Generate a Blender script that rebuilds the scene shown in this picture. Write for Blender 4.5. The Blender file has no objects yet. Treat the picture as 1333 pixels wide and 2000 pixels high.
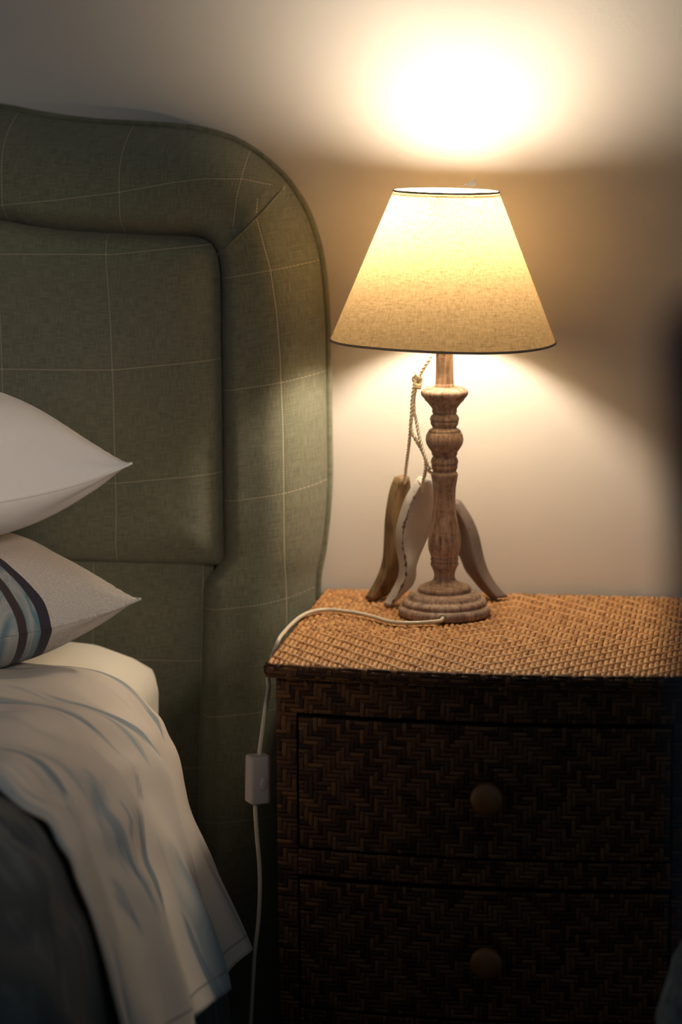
import bpy, bmesh, math, random
from mathutils import Vector, Matrix, noise
random.seed(7)
PI = math.pi
S = bpy.context.scene
C = S.collection

# ------------------------------------------------------------------ camera
F, YAW, PITCH, ROLL = 5094.29, 0.1557, 0.1690, -0.0065
CAM = Vector((0.4925, -3.015, 1.2103))
cy_, sy_, cp_, sp_ = math.cos(YAW), math.sin(YAW), math.cos(PITCH), math.sin(PITCH)
FWD = Vector((-sy_*cp_, cy_*cp_, -sp_))
_r = Vector((cy_, sy_, 0)); _u = _r.cross(FWD)
RIGHT = _r*math.cos(ROLL) + _u*math.sin(ROLL)
UP = -_r*math.sin(ROLL) + _u*math.cos(ROLL)
cd = bpy.data.cameras.new('camera'); cam = bpy.data.objects.new('camera', cd); C.objects.link(cam)
cd.sensor_fit = 'VERTICAL'; cd.sensor_height = 36; cd.sensor_width = 24; cd.lens = F/2000*36
cam.matrix_world = Matrix(((RIGHT.x, UP.x, -FWD.x, CAM.x), (RIGHT.y, UP.y, -FWD.y, CAM.y), (RIGHT.z, UP.z, -FWD.z, CAM.z), (0, 0, 0, 1)))
cd.clip_start = 0.05
cd.dof.use_dof = True; cd.dof.focus_distance = 2.80; cd.dof.aperture_fstop = 3.2
S.camera = cam

# ------------------------------------------------------------------ light, exposure
BULB = 250.0
AMBIENT = 0.075
# added fill spot, out of view to the right, brightens pillows and bedding
BED_FILL = 150.0
ld = bpy.data.lights.new('bed_fill_light', 'SPOT'); ld.energy = BED_FILL; ld.color = (1.0, .84, .69); ld.shadow_soft_size = .22
ld.spot_size = math.radians(22); ld.spot_blend = 1.0
lo_ = bpy.data.objects.new('bed_fill_light', ld); C.objects.link(lo_); lo_.location = (1.35, -2.75, 1.75)
lo_.rotation_euler = (Vector((-.44, -.40, .80))-lo_.location).to_track_quat('-Z', 'Y').to_euler()
w = bpy.data.worlds.new('world'); S.world = w; w.use_nodes = True
bg = w.node_tree.nodes['Background']; bg.inputs[0].default_value = (0.62, 0.85, 1.0, 1); bg.inputs[1].default_value = AMBIENT
S.view_settings.view_transform = 'Standard'; S.view_settings.look = 'None'
S.view_settings.exposure = 0.0; S.view_settings.gamma = 1.0; S.view_settings.use_curve_mapping = False
try:
    S.cycles.use_denoising = True; S.cycles.max_bounces = 10; S.cycles.sample_clamp_indirect = 8
except Exception: pass

# ------------------------------------------------------------------ helpers
def ray(px, py): return FWD + RIGHT*((px-666.5)/F) - UP*((py-1000)/F)
def at(px, py, y):
    d = ray(px, py); return CAM + d*((y-CAM.y)/d.y)
def atz(px, py, z):
    d = ray(px, py); return CAM + d*((z-CAM.z)/d.z)
def atd(px, py, dist): return CAM + ray(px, py)*dist

def mesh(name, verts, faces, m, parent=None, smooth=True, uvs=None, flip=False):
    me = bpy.data.meshes.new(name); me.from_pydata([tuple(v) for v in verts], [], faces)
    if smooth: me.polygons.foreach_set('use_smooth', [True]*len(me.polygons))
    if uvs is not None:
        ul = me.uv_layers.new(name='UVMap')
        for l in me.loops: ul.data[l.index].uv = uvs[l.vertex_index]
    bm = bmesh.new(); bm.from_mesh(me)
    if flip: bmesh.ops.reverse_faces(bm, faces=bm.faces)
    else:
        bmesh.ops.recalc_face_normals(bm, faces=bm.faces)
    bm.to_mesh(me); bm.free(); me.update()
    me.materials.append(m)
    o = bpy.data.objects.new(name, me); C.objects.link(o)
    if parent: o.parent = parent
    return o
def tag(o, label, cat, group=None):
    o['label'] = label; o['category'] = cat
    if group: o['group'] = group
    return o
def thing(name, label, cat, group=None):
    o = bpy.data.objects.new(name, None); o.empty_display_size = .05; C.objects.link(o); return tag(o, label, cat, group)
def structure(o): o['kind'] = 'structure'; return o

def lathe(prof, n=64, centre=(0, 0), cap=True):
    v, f = [], []
    for (r, z) in prof:
        for i in range(n):
            a = 2*PI*i/n; v.append(Vector((centre[0]+r*math.cos(a), centre[1]+r*math.sin(a), z)))
    for j in range(len(prof)-1):
        for i in range(n):
            k = (i+1) % n; f.append((j*n+i, j*n+k, (j+1)*n+k, (j+1)*n+i))
    if cap:
        f.append(tuple(range(n))[::-1]); b = (len(prof)-1)*n; f.append(tuple(range(b, b+n)))
    return v, f
def catmull(P, n):
    out = []; m = len(P)
    for i in range(m-1):
        p0, p1, p2, p3 = P[max(i-1, 0)], P[i], P[i+1], P[min(i+2, m-1)]
        for k in range(n):
            t = k/n
            out.append(p1*(2*t**3-3*t*t+1) + (p2-p0)*.5*(t**3-2*t*t+t) + p2*(-2*t**3+3*t*t) + (p3-p1)*.5*(t**3-t*t))
    out.append(P[-1]); return out
def tube(path, r, n=10, closed=False):
    v, f = [], []; m = len(path)
    T = []
    for i in range(m):
        a = path[(i-1) % m] if (closed or i > 0) else path[0]; b = path[(i+1) % m] if (closed or i < m-1) else path[-1]
        t = (b-a); t = t.normalized() if t.length > 1e-9 else Vector((0, 0, 1)); T.append(t)
    nrm = T[0].orthogonal().normalized()
    frames = []
    for i in range(m):
        nrm = (nrm - T[i]*nrm.dot(T[i]))
        nrm = nrm.normalized() if nrm.length > 1e-8 else T[i].orthogonal().normalized()
        frames.append((nrm.copy(), T[i].cross(nrm)))
    for i in range(m):
        rr = r[i] if isinstance(r, (list, tuple)) else r
        for k in range(n):
            a = 2*PI*k/n; v.append(path[i] + (frames[i][0]*math.cos(a)+frames[i][1]*math.sin(a))*rr)
    for i in range(m if closed else m-1):
        j = (i+1) % m
        for k in range(n):
            q = (k+1) % n; f.append((i*n+k, i*n+q, j*n+q, j*n+k))
    if not closed: f.append(tuple(range(n))[::-1]); f.append(tuple(range((m-1)*n, m*n)))
    return v, f, frames
def merge(*parts):
    V, Fc = [], []
    for p in parts:
        b = len(V); V += list(p[0]); Fc += [tuple(i+b for i in q) for q in p[1]]
    return V, Fc
def rope(path, r, pitch, n=7):
    """two strands twisted round each other"""
    P = path; dist = [0]
    for i in range(1, len(P)): dist.append(dist[-1]+(P[i]-P[i-1]).length)
    _, _, fr = tube(P, r, 4)
    out = []
    for s in (0, PI):
        q = [P[i] + (fr[i][0]*math.cos(s+dist[i]/pitch*2*PI)+fr[i][1]*math.sin(s+dist[i]/pitch*2*PI))*r*.5 for i in range(len(P))]
        t = tube(q, r*.62, n); out.append((t[0], t[1]))
    return merge(*out)
def boxm(x0, x1, y0, y1, z0, z1, bev=0.0, seg=3):
    bm = bmesh.new(); bmesh.ops.create_cube(bm, size=1)
    for v in bm.verts: v.co = Vector(((x0+x1)/2+v.co.x*(x1-x0), (y0+y1)/2+v.co.y*(y1-y0), (z0+z1)/2+v.co.z*(z1-z0)))
    if bev: bmesh.ops.bevel(bm, geom=list(bm.edges), offset=bev, segments=seg, profile=.5, affect='EDGES')
    bm.verts.ensure_lookup_table(); bm.verts.index_update()
    v = [x.co.copy() for x in bm.verts]; f = [tuple(q.index for q in p.verts) for p in bm.faces]; bm.free(); return v, f
def grid_faces(nu, nv): return [(i*nv+j, (i+1)*nv+j, (i+1)*nv+j+1, i*nv+j+1) for i in range(nu-1) for j in range(nv-1)]
def interp(tab, x):
    if x <= tab[0][0]: return tab[0][1]
    for (a, b), (c, d) in zip(tab, tab[1:]):
        if x <= c: return b + (d-b)*(x-a)/(c-a)
    return tab[-1][1]
def sstep(a, b, x):
    t = min(1, max(0, (x-a)/(b-a))); return t*t*(3-2*t)

# ------------------------------------------------------------------ materials
class NT:
    def __init__(s, name):
        s.m = bpy.data.materials.new(name); s.m.use_nodes = True; s.t = s.m.node_tree; s.n = s.t.nodes; s.l = s.t.links
        s.b = s.n['Principled BSDF']; s.out = s.n['Material Output']
    def node(s, typ, **kw):
        x = s.n.new(typ)
        for k, v in kw.items():
            if hasattr(x, k): setattr(x, k, v)
        return x
    def link(s, a, b): s.l.new(a, b)
    def coord(s, kind='Object', scale=(1, 1, 1), rot=(0, 0, 0)):
        c = s.node('ShaderNodeTexCoord'); mp = s.node('ShaderNodeMapping'); mp.inputs['Scale'].default_value = scale; mp.inputs['Rotation'].default_value = rot
        s.link(c.outputs[kind], mp.inputs['Vector']); return mp.outputs['Vector']
    def noise(s, vec, scale=5, detail=3, rough=.5, dist=0):
        x = s.node('ShaderNodeTexNoise'); x.inputs['Scale'].default_value = scale; x.inputs['Detail'].default_value = detail
        x.inputs['Roughness'].default_value = rough; x.inputs['Distortion'].default_value = dist
        s.link(vec, x.inputs['Vector']); return x.outputs['Fac']
    def ramp(s, fac, stops):
        x = s.node('ShaderNodeValToRGB'); e = x.color_ramp.elements
        while len(e) < len(stops): e.new(.5)
        for i, (p, c) in enumerate(stops): e[i].position = p; e[i].color = (c[0], c[1], c[2], 1) if not isinstance(c, (int, float)) else (c, c, c, 1)
        s.link(fac, x.inputs['Fac']); return x.outputs['Color']
    def mix(s, fac, a, b, mode='MIX'):
        x = s.node('ShaderNodeMix'); x.data_type = 'RGBA'; x.blend_type = mode
        if isinstance(fac, (int, float)): x.inputs[0].default_value = fac
        else: s.link(fac, x.inputs[0])
        for k, v in ((6, a), (7, b)):
            if isinstance(v, tuple): x.inputs[k].default_value = (*v, 1)
            else: s.link(v, x.inputs[k])
        return x.outputs[2]
    def math(s, op, a, b=None, c=None):
        x = s.node('ShaderNodeMath'); x.operation = op
        for k, v in enumerate((a, b, c)):
            if v is None: continue
            if isinstance(v, (int, float)): x.inputs[k].default_value = v
            else: s.link(v, x.inputs[k])
        return x.outputs[0]
    def sep(s, vec):
        x = s.node('ShaderNodeSeparateXYZ'); s.link(vec, x.inputs[0]); return x.outputs
    def bump(s, h, strength=.3, dist=.002):
        x = s.node('ShaderNodeBump'); x.inputs['Strength'].default_value = strength; x.inputs['Distance'].default_value = dist
        s.link(h, x.inputs['Height']); s.link(x.outputs[0], s.b.inputs['Normal']); return x
    def set(s, rough=.7, spec=.3, color=None, sheen=0):
        s.b.inputs['Roughness'].default_value = rough; s.b.inputs['Specular IOR Level'].default_value = spec
        s.b.inputs['Sheen Weight'].default_value = sheen
        if color is not None:
            if isinstance(color, tuple): s.b.inputs['Base Color'].default_value = (*color, 1)
            else: s.link(color, s.b.inputs['Base Color'])
        return s.m

def mat_wall():
    n = NT('painted_plaster'); v = n.coord('Object')
    h = n.noise(v, 130, 4, .6); h2 = n.noise(v, 9, 3, .5)
    n.bump(n.math('ADD', n.math('MULTIPLY', h, .6), h2), .22, .002)
    c = n.ramp(n.noise(v, 3, 3), [(.3, (.66, .60, .55)), (.7, (.70, .64, .585))])
    return n.set(.85, .2, c)
def mat_floor():
    n = NT('dark_floor_boards'); v = n.coord('Object', (1, 8, 1))
    return n.set(.6, .3, n.ramp(n.noise(v, 4, 4), [(.3, (.06, .04, .03)), (.7, (.10, .07, .05))]))
def fabric_check(sx, sz):
    """olive upholstery with a stitched windowpane check; UV in metres"""
    n = NT('olive_check_upholstery'); v = n.coord('UV')
    sp = n.sep(v)
    warp = n.node('ShaderNodeMapping'); warp.inputs['Scale'].default_value = (1200, 60, 1); n.link(v, warp.inputs[0])
    weft = n.node('ShaderNodeMapping'); weft.inputs['Scale'].default_value = (60, 1200, 1); n.link(v, weft.inputs[0])
    a = n.noise(warp.outputs[0], 1, 2, .6); b = n.noise(weft.outputs[0], 1, 2, .6)
    ab = n.math('ADD', a, b)
    big = n.noise(v, 9, 3)
    base = n.ramp(n.math('MULTIPLY', ab, .5), [(.33, (.085, .088, .060)), (.5, (.155, .157, .110)), (.66, (.235, .232, .168))])
    base = n.mix(n.math('MULTIPLY', big, .35), base, (.145, .142, .096))
    def line(comp, period, other):
        d = n.math('ABSOLUTE', n.math('SUBTRACT', n.math('FRACT', n.math('ADD', n.math('DIVIDE', comp, period), .5)), .5))
        d = n.math('MULTIPLY', d, period)
        return n.math('LESS_THAN', d, .00062), d
    lu, du = line(sp[0], sx, sp[1]); lv, dv = line(sp[1], sz, sp[0])
    su = n.math('GREATER_THAN', n.math('FRACT', n.math('MULTIPLY', sp[1], 330)), .22)
    sv = n.math('GREATER_THAN', n.math('FRACT', n.math('MULTIPLY', sp[0], 330)), .22)
    st = n.math('MAXIMUM', n.math('MULTIPLY', lu, su), n.math('MULTIPLY', lv, sv))
    dark = n.math('LESS_THAN', n.math('MINIMUM', du, dv), .0016)
    col = n.mix(n.math('MULTIPLY', dark, .35), base, (.06, .06, .04))
    col = n.mix(n.math('MULTIPLY', st, .62), col, (.52, .48, .35))
    groove = n.math('MULTIPLY', dark, -1.2)
    n.bump(n.math('ADD', n.math('ADD', n.math('MULTIPLY', ab, .8), groove), n.math('MULTIPLY', st, 2.0)), .55, .0006)
    return n.set(.9, .15, col, .15)
def mat_plain(name, col, rough=.6, spec=.3, var=.1, scale=30, bump=.1):
    n = NT(name); v = n.coord('Object'); f = n.noise(v, scale, 4)
    c = n.ramp(f, [(.3, tuple(x*(1-var) for x in col)), (.7, tuple(min(1, x*(1+var)) for x in col))])
    n.bump(f, bump, .001); return n.set(rough, spec, c)
def mat_rattan(name, lo, mid, hi, rough=.42):
    n = NT(name); g = n.node('ShaderNodeNewGeometry'); v = n.coord('Object')
    c = n.ramp(g.outputs['Random Per Island'], [(0, lo), (.35, mid), (.8, hi), (1, mid)])
    f = n.noise(v, 400, 3)
    c = n.mix(n.math('MULTIPLY', f, .5), c, tuple(x*.55 for x in lo))
    n.bump(n.noise(v, 900, 2), .25, .0006)
    return n.set(rough, .25, c)
def mat_limed():
    n = NT('limed_turned_wood'); v = n.coord('Object', (1, 1, .12)); r = n.coord('Object', (.5, .5, 1.6))
    g = n.noise(v, 240, 4, .6, .4); big = n.noise(n.coord('Object'), 38, 3, .6); wv = n.noise(r, 150, 5, .7)
    c = n.ramp(g, [(.34, (.20, .125, .095)), (.5, (.40, .265, .20)), (.66, (.54, .41, .34))])
    c = n.mix(n.ramp(wv, [(.48, 0), (.66, .6)]), c, (.50, .40, .33))
    c = n.mix(n.ramp(big, [(.52, 0), (.66, .65)]), c, (.16, .125, .13))
    n.bump(n.math('ADD', g, n.math('MULTIPLY', wv, .5)), .25, .0008)
    return n.set(.7, .25, c)
def mat_painted(name, base, under, amt=.62, rough=.6, chips=False):
    n = NT(name); v = n.coord('Object', (1, 1, .35)); f = n.noise(v, 160, 5, .7); b = n.noise(n.coord('Object'), 26, 3)
    c = n.mix(n.ramp(f, [(amt, 0), (amt+.05, 1)]), n.ramp(b, [(.3, tuple(x*.8 for x in base)), (.7, base)]), under)
    if chips:
        uvc = n.coord('UV'); sp = n.sep(uvc); d = n.math('ABSOLUTE', n.math('SUBTRACT', sp[0], .5))
        w_ = n.math('MULTIPLY', n.ramp(n.noise(n.coord('Object', (1, 1, 1)), 170, 3, .7), [(.40, .12), (.66, .8)]), 1.0)
        c = n.mix(n.math('LESS_THAN', d, w_), c, under)
    n.bump(f, .3, .0015); return n.set(rough, .3, c)
def mat_brown_wood():
    n = NT('brown_driftwood'); v = n.coord('Object', (1, 1, .15)); g = n.noise(v, 240, 4, .6, .5); b = n.noise(n.coord('Object'), 22, 2)
    c = n.ramp(g, [(.35, (.07, .04, .022)), (.65, (.25, .155, .075))])
    c = n.mix(n.ramp(b, [(.4, 0), (.65, .6)]), c, (.33, .22, .11))
    n.bump(g, .3, .001); return n.set(.55, .35, c)
def mat_shade():
    n = NT('linen_lampshade_cloth'); v = n.coord('UV')
    a = n.node('ShaderNodeMapping'); a.inputs['Scale'].default_value = (900, 130, 1); n.link(v, a.inputs[0])
    b = n.node('ShaderNodeMapping'); b.inputs['Scale'].default_value = (130, 900, 1); n.link(v, b.inputs[0])
    f = n.math('MULTIPLY', n.math('ADD', n.noise(a.outputs[0], 1, 3, .6), n.noise(b.outputs[0], 1, 3, .6)), .5)
    flecks = n.ramp(n.noise(v, 330, 3, .7), [(.36, .62), (.5, 1.0)])
    tr = n.ramp(f, [(.32, (.225, .145, .062)), (.5, (.295, .197, .090)), (.66, (.365, .254, .122))])
    tr = n.mix(1.0, tr, flecks, 'MULTIPLY')
    df = n.ramp(f, [(.32, (.30, .24, .15)), (.66, (.44, .36, .24))])
    # strips of clear tape that hold the lining let more light through
    sp = n.sep(v); taped = None
    for (u0, v0, su, sv) in ((-.058, .163, .008, .0035), (.0395, .167, .0105, .0030), (.0615, .165, .0028, .005)):
        du = n.math('DIVIDE', n.math('SUBTRACT', sp[0], u0), su); dv = n.math('DIVIDE', n.math('SUBTRACT', sp[1], v0), sv)
        k = n.math('LESS_THAN', n.math('ADD', n.math('MULTIPLY', du, du), n.math('MULTIPLY', dv, dv)), 1.0)
        taped = k if taped is None else n.math('MAXIMUM', taped, k)
    tr = n.mix(n.math('MULTIPLY', taped, .8), tr, (1, .97, .9))
    T = n.node('ShaderNodeBsdfTranslucent'); D = n.node('ShaderNodeBsdfDiffuse'); M = n.node('ShaderNodeMixShader'); M.inputs[0].default_value = .30
    n.link(tr, T.inputs[0]); n.link(df, D.inputs[0]); n.link(D.outputs[0], M.inputs[1]); n.link(T.outputs[0], M.inputs[2])
    n.link(M.outputs[0], n.out.inputs[0]); n.n.remove(n.b); return n.m
def mat_bulb():
    n = NT('glowing_bulb_glass'); e = n.node('ShaderNodeEmission'); e.inputs[0].default_value = (1, .855, .655, 1); e.inputs[1].default_value = BULB
    n.link(e.outputs[0], n.out.inputs[0]); n.n.remove(n.b); return n.m
def mat_cotton(name, col, fold=.5, weave=0.0):
    n = NT(name); v = n.coord('Object'); f = n.noise(v, 7, 4, .55, .8); g = n.noise(v, 700, 2)
    c = n.ramp(f, [(.3, tuple(x*.95 for x in col)), (.7, col)])
    if weave: 
        gg = n.noise(n.coord('Object', (1, 1, 3)), 420, 3, .7); c = n.mix(n.ramp(gg, [(.35, weave), (.65, 0)]), c, tuple(x*.55 for x in col))
    n.bump(n.math('ADD', n.math('MULTIPLY', f, fold*4), n.math('MULTIPLY', g, .12)), .35, .006)
    return n.set(.85, .15, c, .1)
def mat_brushed(name, base, inks, scale, thr, angle=0):
    """cotton with brush strokes running along U"""
    n = NT(name); v = n.coord('UV'); 
    a = n.node('ShaderNodeMapping'); a.inputs['Scale'].default_value = (scale[0], scale[1], 1); n.link(v, a.inputs[0])
    f = n.noise(a.outputs[0], 1, 3, .55, .6)
    a2 = n.node('ShaderNodeMapping'); a2.inputs['Scale'].default_value = (scale[0]*1.7, scale[1]*1.6, 1); a2.inputs['Location'].default_value = (3, 7, 0); n.link(v, a2.inputs[0])
    g = n.noise(a2.outputs[0], 1, 3, .55, .5)
    c = n.mix(n.ramp(f, [(thr, 0), (thr+.09, .85)]), base, inks[0])
    c = n.mix(n.ramp(g, [(thr+.03, 0), (thr+.10, .8)]), c, inks[1])
    n.bump(n.math('ADD', n.noise(n.coord('Object'), 8, 3), n.math('MULTIPLY', f, .5)), .4, .006)
    return n, c

M_WALL = mat_wall(); M_FLOOR = mat_floor(); M_OLIVE = fabric_check(.13, .13)
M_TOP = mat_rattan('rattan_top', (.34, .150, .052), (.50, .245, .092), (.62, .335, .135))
M_FRONT = mat_rattan('rattan_front_shaded', (.030, .012, .007), (.080, .031, .014), (.22, .092, .035), .6)  # same rattan as the top; the front's shade is put into this darker colour
M_CORE = mat_plain('dark_rattan_core', (.035, .016, .008), .8, .1)
M_CORE2 = mat_plain('rattan_core', (.16, .075, .03), .8, .1)
M_KNOB = mat_plain('honey_wood_knob', (.22, .085, .022), .35, .5, .15, 60)
M_LIMED = mat_limed(); M_SHADE = mat_shade(); M_BULB = mat_bulb()
M_RIM = mat_plain('shade_binding', (.42, .33, .24), .8, .2)
M_ROPE = mat_plain('cotton_rope', (.80, .71, .57), .9, .1, .15, 500)
M_FLAP = mat_plain('dull_tape', (.010, .008, .006), .8, .1)
M_CABLE = mat_plain('cream_cable', (.62, .55, .43), .35, .5, .03)
M_PLASTIC = mat_plain('white_switch_plastic', (.42, .37, .35), .4, .4, .02)
M_METAL = mat_plain('socket_metal', (.35, .30, .22), .4, .5, .05)
M_WHITEFISH = mat_painted('chipped_white_paint', (.60, .55, .51), (.10, .06, .045), .68, chips=True)
M_GREYFISH = mat_painted('worn_grey_paint', (.19, .145, .125), (.10, .07, .055), .6)
M_BROWNFISH = mat_brown_wood()
M_PILLOW = mat_cotton('white_pillow_cotton', (.82, .77, .73))
M_SHEET = mat_cotton('cream_fitted_sheet', (.72, .66, .56))
M_BASE = mat_plain('dark_bed_base_cloth', (.03, .035, .045), .9, .1)
M_NAVY = mat_plain('navy_chair_cloth', (.05, .062, .085), .9, .1)
M_DARKWOOD = mat_plain('dark_chair_wood', (.05, .03, .02), .5, .4)
M_KNIT = mat_plain('knotted_grey_blue_wool', (.16, .19, .21), .95, .05, .5, 110, 1.0)

# ------------------------------------------------------------------ room
v, f = boxm(-2.6, 1.8, 0, .12, 0, 2.5); structure(mesh('wall_back', v, f, M_WALL, smooth=False))
v, f = boxm(-2.6, 1.8, -3.6, .12, -.06, 0); structure(mesh('floor', v, f, M_FLOOR, smooth=False))
v, f = boxm(-2.6, 1.8, -.018, -.0005, .0005, .09, .004, 2); structure(mesh('baseboard_back', v, f, mat_plain('baseboard_paint', (.6, .56, .5), .6), smooth=False))

# ------------------------------------------------------------------ headboard
hb = thing('headboard', 'tall olive green padded headboard with stitched check and rounded corner against the wall', 'headboard')
YB, YF = -.022, -.105
out_px = [(-1400, 118), (-800, 124), (-420, 150), (-200, 182), (0, 209), (60, 220), (120, 230), (200, 239), (300, 244), (360, 249), (400, 255), (440, 266), (475, 281), (514, 307), (555, 344), (577, 372), (596, 403), (612, 440), (624, 480), (632, 525), (638, 590), (641, 650), (643, 800), (644, 950), (642, 1060), (638, 1120), (634, 1170), (630, 1230), (628, 1400), (628, 1700), (628, 2000)]
outer = [at(x, y, YB) for x, y in out_px]
outer = [Vector((min(p.x, -.0055+.018*sstep(.60, .72, p.z)) if p.z < .72 else p.x, p.y, p.z)) for p in outer]
outer.append(Vector((outer[-1].x, YB, .03)))
in_px = [(-1400, 372), (-800, 376), (-420, 392), (-200, 412), (0, 431), (60, 441), (120, 449), (200, 454), (280, 458), (330, 459), (370, 461), (392, 465), (408, 473), (417, 482), (424, 494), (429, 512), (431, 530), (432, 560), (432, 600), (432, 660), (433, 720), (434, 850), (435, 960), (436, 1050), (436, 1085), (420, 1112), (402, 1140), (397, 1230), (393, 1400), (388, 1700), (388, 2000)]
inner = [at(x, y, YF+.03) for x, y in in_px]; inner.append(Vector((inner[-1].x, YF+.03, .03)))
K = 14                                   # control index where the mitre seam sits
def border(name, i0, i1, uvfun, n=10, m=26, cap_l=False):
    A = catmull(inner[i0:i1+1], n); B = catmull(outer[i0:i1+1], n)
    V, U = [], []
    for a, b in zip(A, B):
        for j in range(m+1):
            t = j/m
            p = a.lerp(b, min(1, t))
            # padded cross-section: dips into the groove, crowns, rolls to the piping
            g = 1-(1-min(1, t/.22))**2.2
            rl = 1-max(0, (t-.42)/.58)**2.6
            y = (YF+.028)*(1-g) + (YF-.004)*g
            y = y*rl + (YB-.004)*(1-rl)
            y += .0016*noise.noise(Vector((p.x*14, 2.0, p.z*14)))
            V.append(Vector((p.x, y, p.z))); U.append(uvfun(p, t))
    for a, b in ((V[-(m+1):], 0),): pass
    return mesh(name, V, grid_faces(len(A), m+1), M_OLIVE, hb, uvs=U)
def px_table(pts, y, axis_in, axis_out):
    T = [(lambda q: (q[axis_in], q[axis_out]))(at(a, b, y)) for a, b in pts]
    return sorted(T)
P_ = .13
top_v = px_table([(-300, 420), (0, 401), (115, 390), (230, 376), (340, 356), (400, 349), (470, 351), (545, 373), (600, 400)], YF, 0, 2)
x_lines = [at(5, 320, YF).x, at(234, 350, YF).x, at(466, 340, YF).x]
def uv_top(p, t):
    zl = interp(top_v, p.x)
    # last vertical thread leans with the corner
    lean = .02*sstep(x_lines[1], x_lines[2], p.x)*max(0, (zl-p.z))/.06 if p.z < zl else 0
    u = (p.x + lean*.35 - x_lines[1])/(x_lines[2]-x_lines[1])*P_
    return (u, (p.z-zl)*1.0)
side_x = px_table([(500, 424), (512, 465), (528, 525), (540, 610), (547, 700), (552, 850), (554, 1000), (554, 1200), (552, 1400), (548, 2000)], YF, 2, 0)
def uv_side(p, t):
    xl = interp(side_x, p.z)
    drop = .012*math.sin(min(1, t)*PI*.9) * -1
    z0 = at(540, 752, YF).z
    if p.z > at(500, 427, YF).z and t < .62: return (.06, (p.z - z0 + (.5-t)*.018)/(.1285)*P_)
    return ((p.x-xl)*.85, (p.z - z0 + (.5-t)*.018)/(.1285)*P_)
border('top_border', 0, K, uv_top)
border('side_border', K, len(outer)-1, uv_side)
# padded rim behind the piping
V = []; OC = catmull(outer, 8)
for p in OC:
    for (dy) in (0, .018): V.append(Vector((p.x, YB+dy-.002, p.z)))
mesh('rim', V, grid_faces(len(OC), 2), M_OLIVE, hb, uvs=[(q.x*3+q.z+.05, .06) for q in V])
t_ = tube([q+Vector((0, -.004, 0)) for q in OC], .0046, 10)
mesh('piping', t_[0], t_[1], M_OLIVE, hb, uvs=[(.05+.02*math.sin(q.x*5), .06+.02*math.sin(q.z*5)) for q in t_[0]])
# mitre seam, double stitched
ms = [at(428, 494, YF+.018), at(447, 477, YF-.002), at(478, 448, YF-.0065), at(510, 415, YF-.006), at(536, 387, YF+.006), at(551, 369, YF+.026)]
# centre panel
pz_top = px_table([(-1400, 376), (-800, 380), (-420, 396), (-200, 414), (0, 434), (60, 444), (120, 452), (200, 457), (300, 461), (380, 464), (440, 466)], YF, 0, 2)
pr, pb = at(434, 900, YF).x, at(300, 1110, YF).z
pl = at(-1400, 700, YF).x
pan_x = px_table([(203, 455), (212, 540), (220, 640), (225, 760), (229, 900), (230, 1000), (225, 1110)], YF, 2, 0)
nu, nv = 170, 90; V, U = [], []
z500 = at(215, 497, YF).z; z720 = at(222, 721, YF).z
for i in range(nu+1):
    for j in range(nv+1):
        a, b = i/nu, j/nv
        a = 1-(1-a)**2.0; bb = .5-.5*math.cos(PI*b)
        b = .35*b+.65*bb
        x = pl + (pr-pl)*a
        zt = interp(pz_top, x)
        z = pb + (zt-pb)*b
        # rounded corners
        dx = (pr-x); R = .022
        dzt = zt-z; dzb = z-pb; Rb = .012
        if dx < R and dzt < R: 
            k = math.hypot(R-dx, R-dzt)
            mx = max(R-dx, R-dzt)
            if k > 1e-6: s = mx/k; x = pr-R+(R-dx)*s; z = zt-R+(R-dzt)*s
        elif dx < Rb and dzb < Rb:
            k = math.hypot(Rb-dx, Rb-dzb); mx = max(Rb-dx, Rb-dzb)
            if k > 1e-6: s = mx/k; x = pr-Rb+(Rb-dx)*s; z = pb+Rb-(Rb-dzb)*s
        ex_, ez_ = max(0, pr-x), max(0, min(interp(pz_top, x)-z, z-pb)); e = min(ex_, ez_)
        if dx < R and dzt < R: e = min(e, R-math.hypot(R-(pr-x), R-(interp(pz_top, x)-z)))
        if dx < Rb and dzb < Rb: e = min(e, Rb-math.hypot(Rb-(pr-x), Rb-(z-pb)))
        e = max(0, e)
        pf_ = lambda q, r: 1-(1-min(1, q/r))**2.6
        h = (.45*pf_(e, .012) + .55*pf_(ex_, .05)*pf_(ez_, .05))*.034 + .012*sstep(0, .25, e)
        y = YF+.030 - h
        V.append(Vector((x, y + .0015*noise.noise(Vector((x*10, 5, z*10))), z)))
        U.append(((x-interp(pan_x, z))*1.0, (z-z720 - .10*max(0, x-at(225, 720, YF).x))/(z500-z720)*P_))
mesh('centre_panel', V, grid_faces(nu+1, nv+1), M_OLIVE, hb, uvs=U)
# flat fabric below the panel, meeting the border at a vertical groove
V, U = [], []; xr = at(408, 1300, YF).x
for i in range(31):
    for j in range(41):
        x = pl + (xr-pl)*(1-(1-i/30)**1.6); z = .03 + (pb+.012-.03)*j/40
        d = xr-x; y = YF+.021 + .015*(1-min(1, d/.03))**2
        V.append(Vector((x, y, z)))
        lx = at(388, 1200, YF).x - (.62-z)*.03
        U.append(((x-lx), (z-at(330, 1298, YF).z)))
mesh('lower_panel', V, grid_faces(31, 41), M_OLIVE, hb, uvs=U)
V, F_ = boxm(pl, -.02, YB-.03, -.004, .03, outer[4].z-.10); 
V = [Vector((min(q.x, -.10), min(q.y, -.004) if q.y > -.02 else YB-.01, q.z)) for q in V]
mesh('backing_board', V, F_, M_BASE, hb, smooth=False)
for k, off in enumerate((-.0045, .0045)):
    path = catmull([p + Vector((off, 0, off)) for p in ms], 8)
    t = tube(path, .0015, 6); mesh('seam', t[0], t[1], M_OLIVE, hb, uvs=[(.05, .03+q.x) for q in t[0]])

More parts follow.
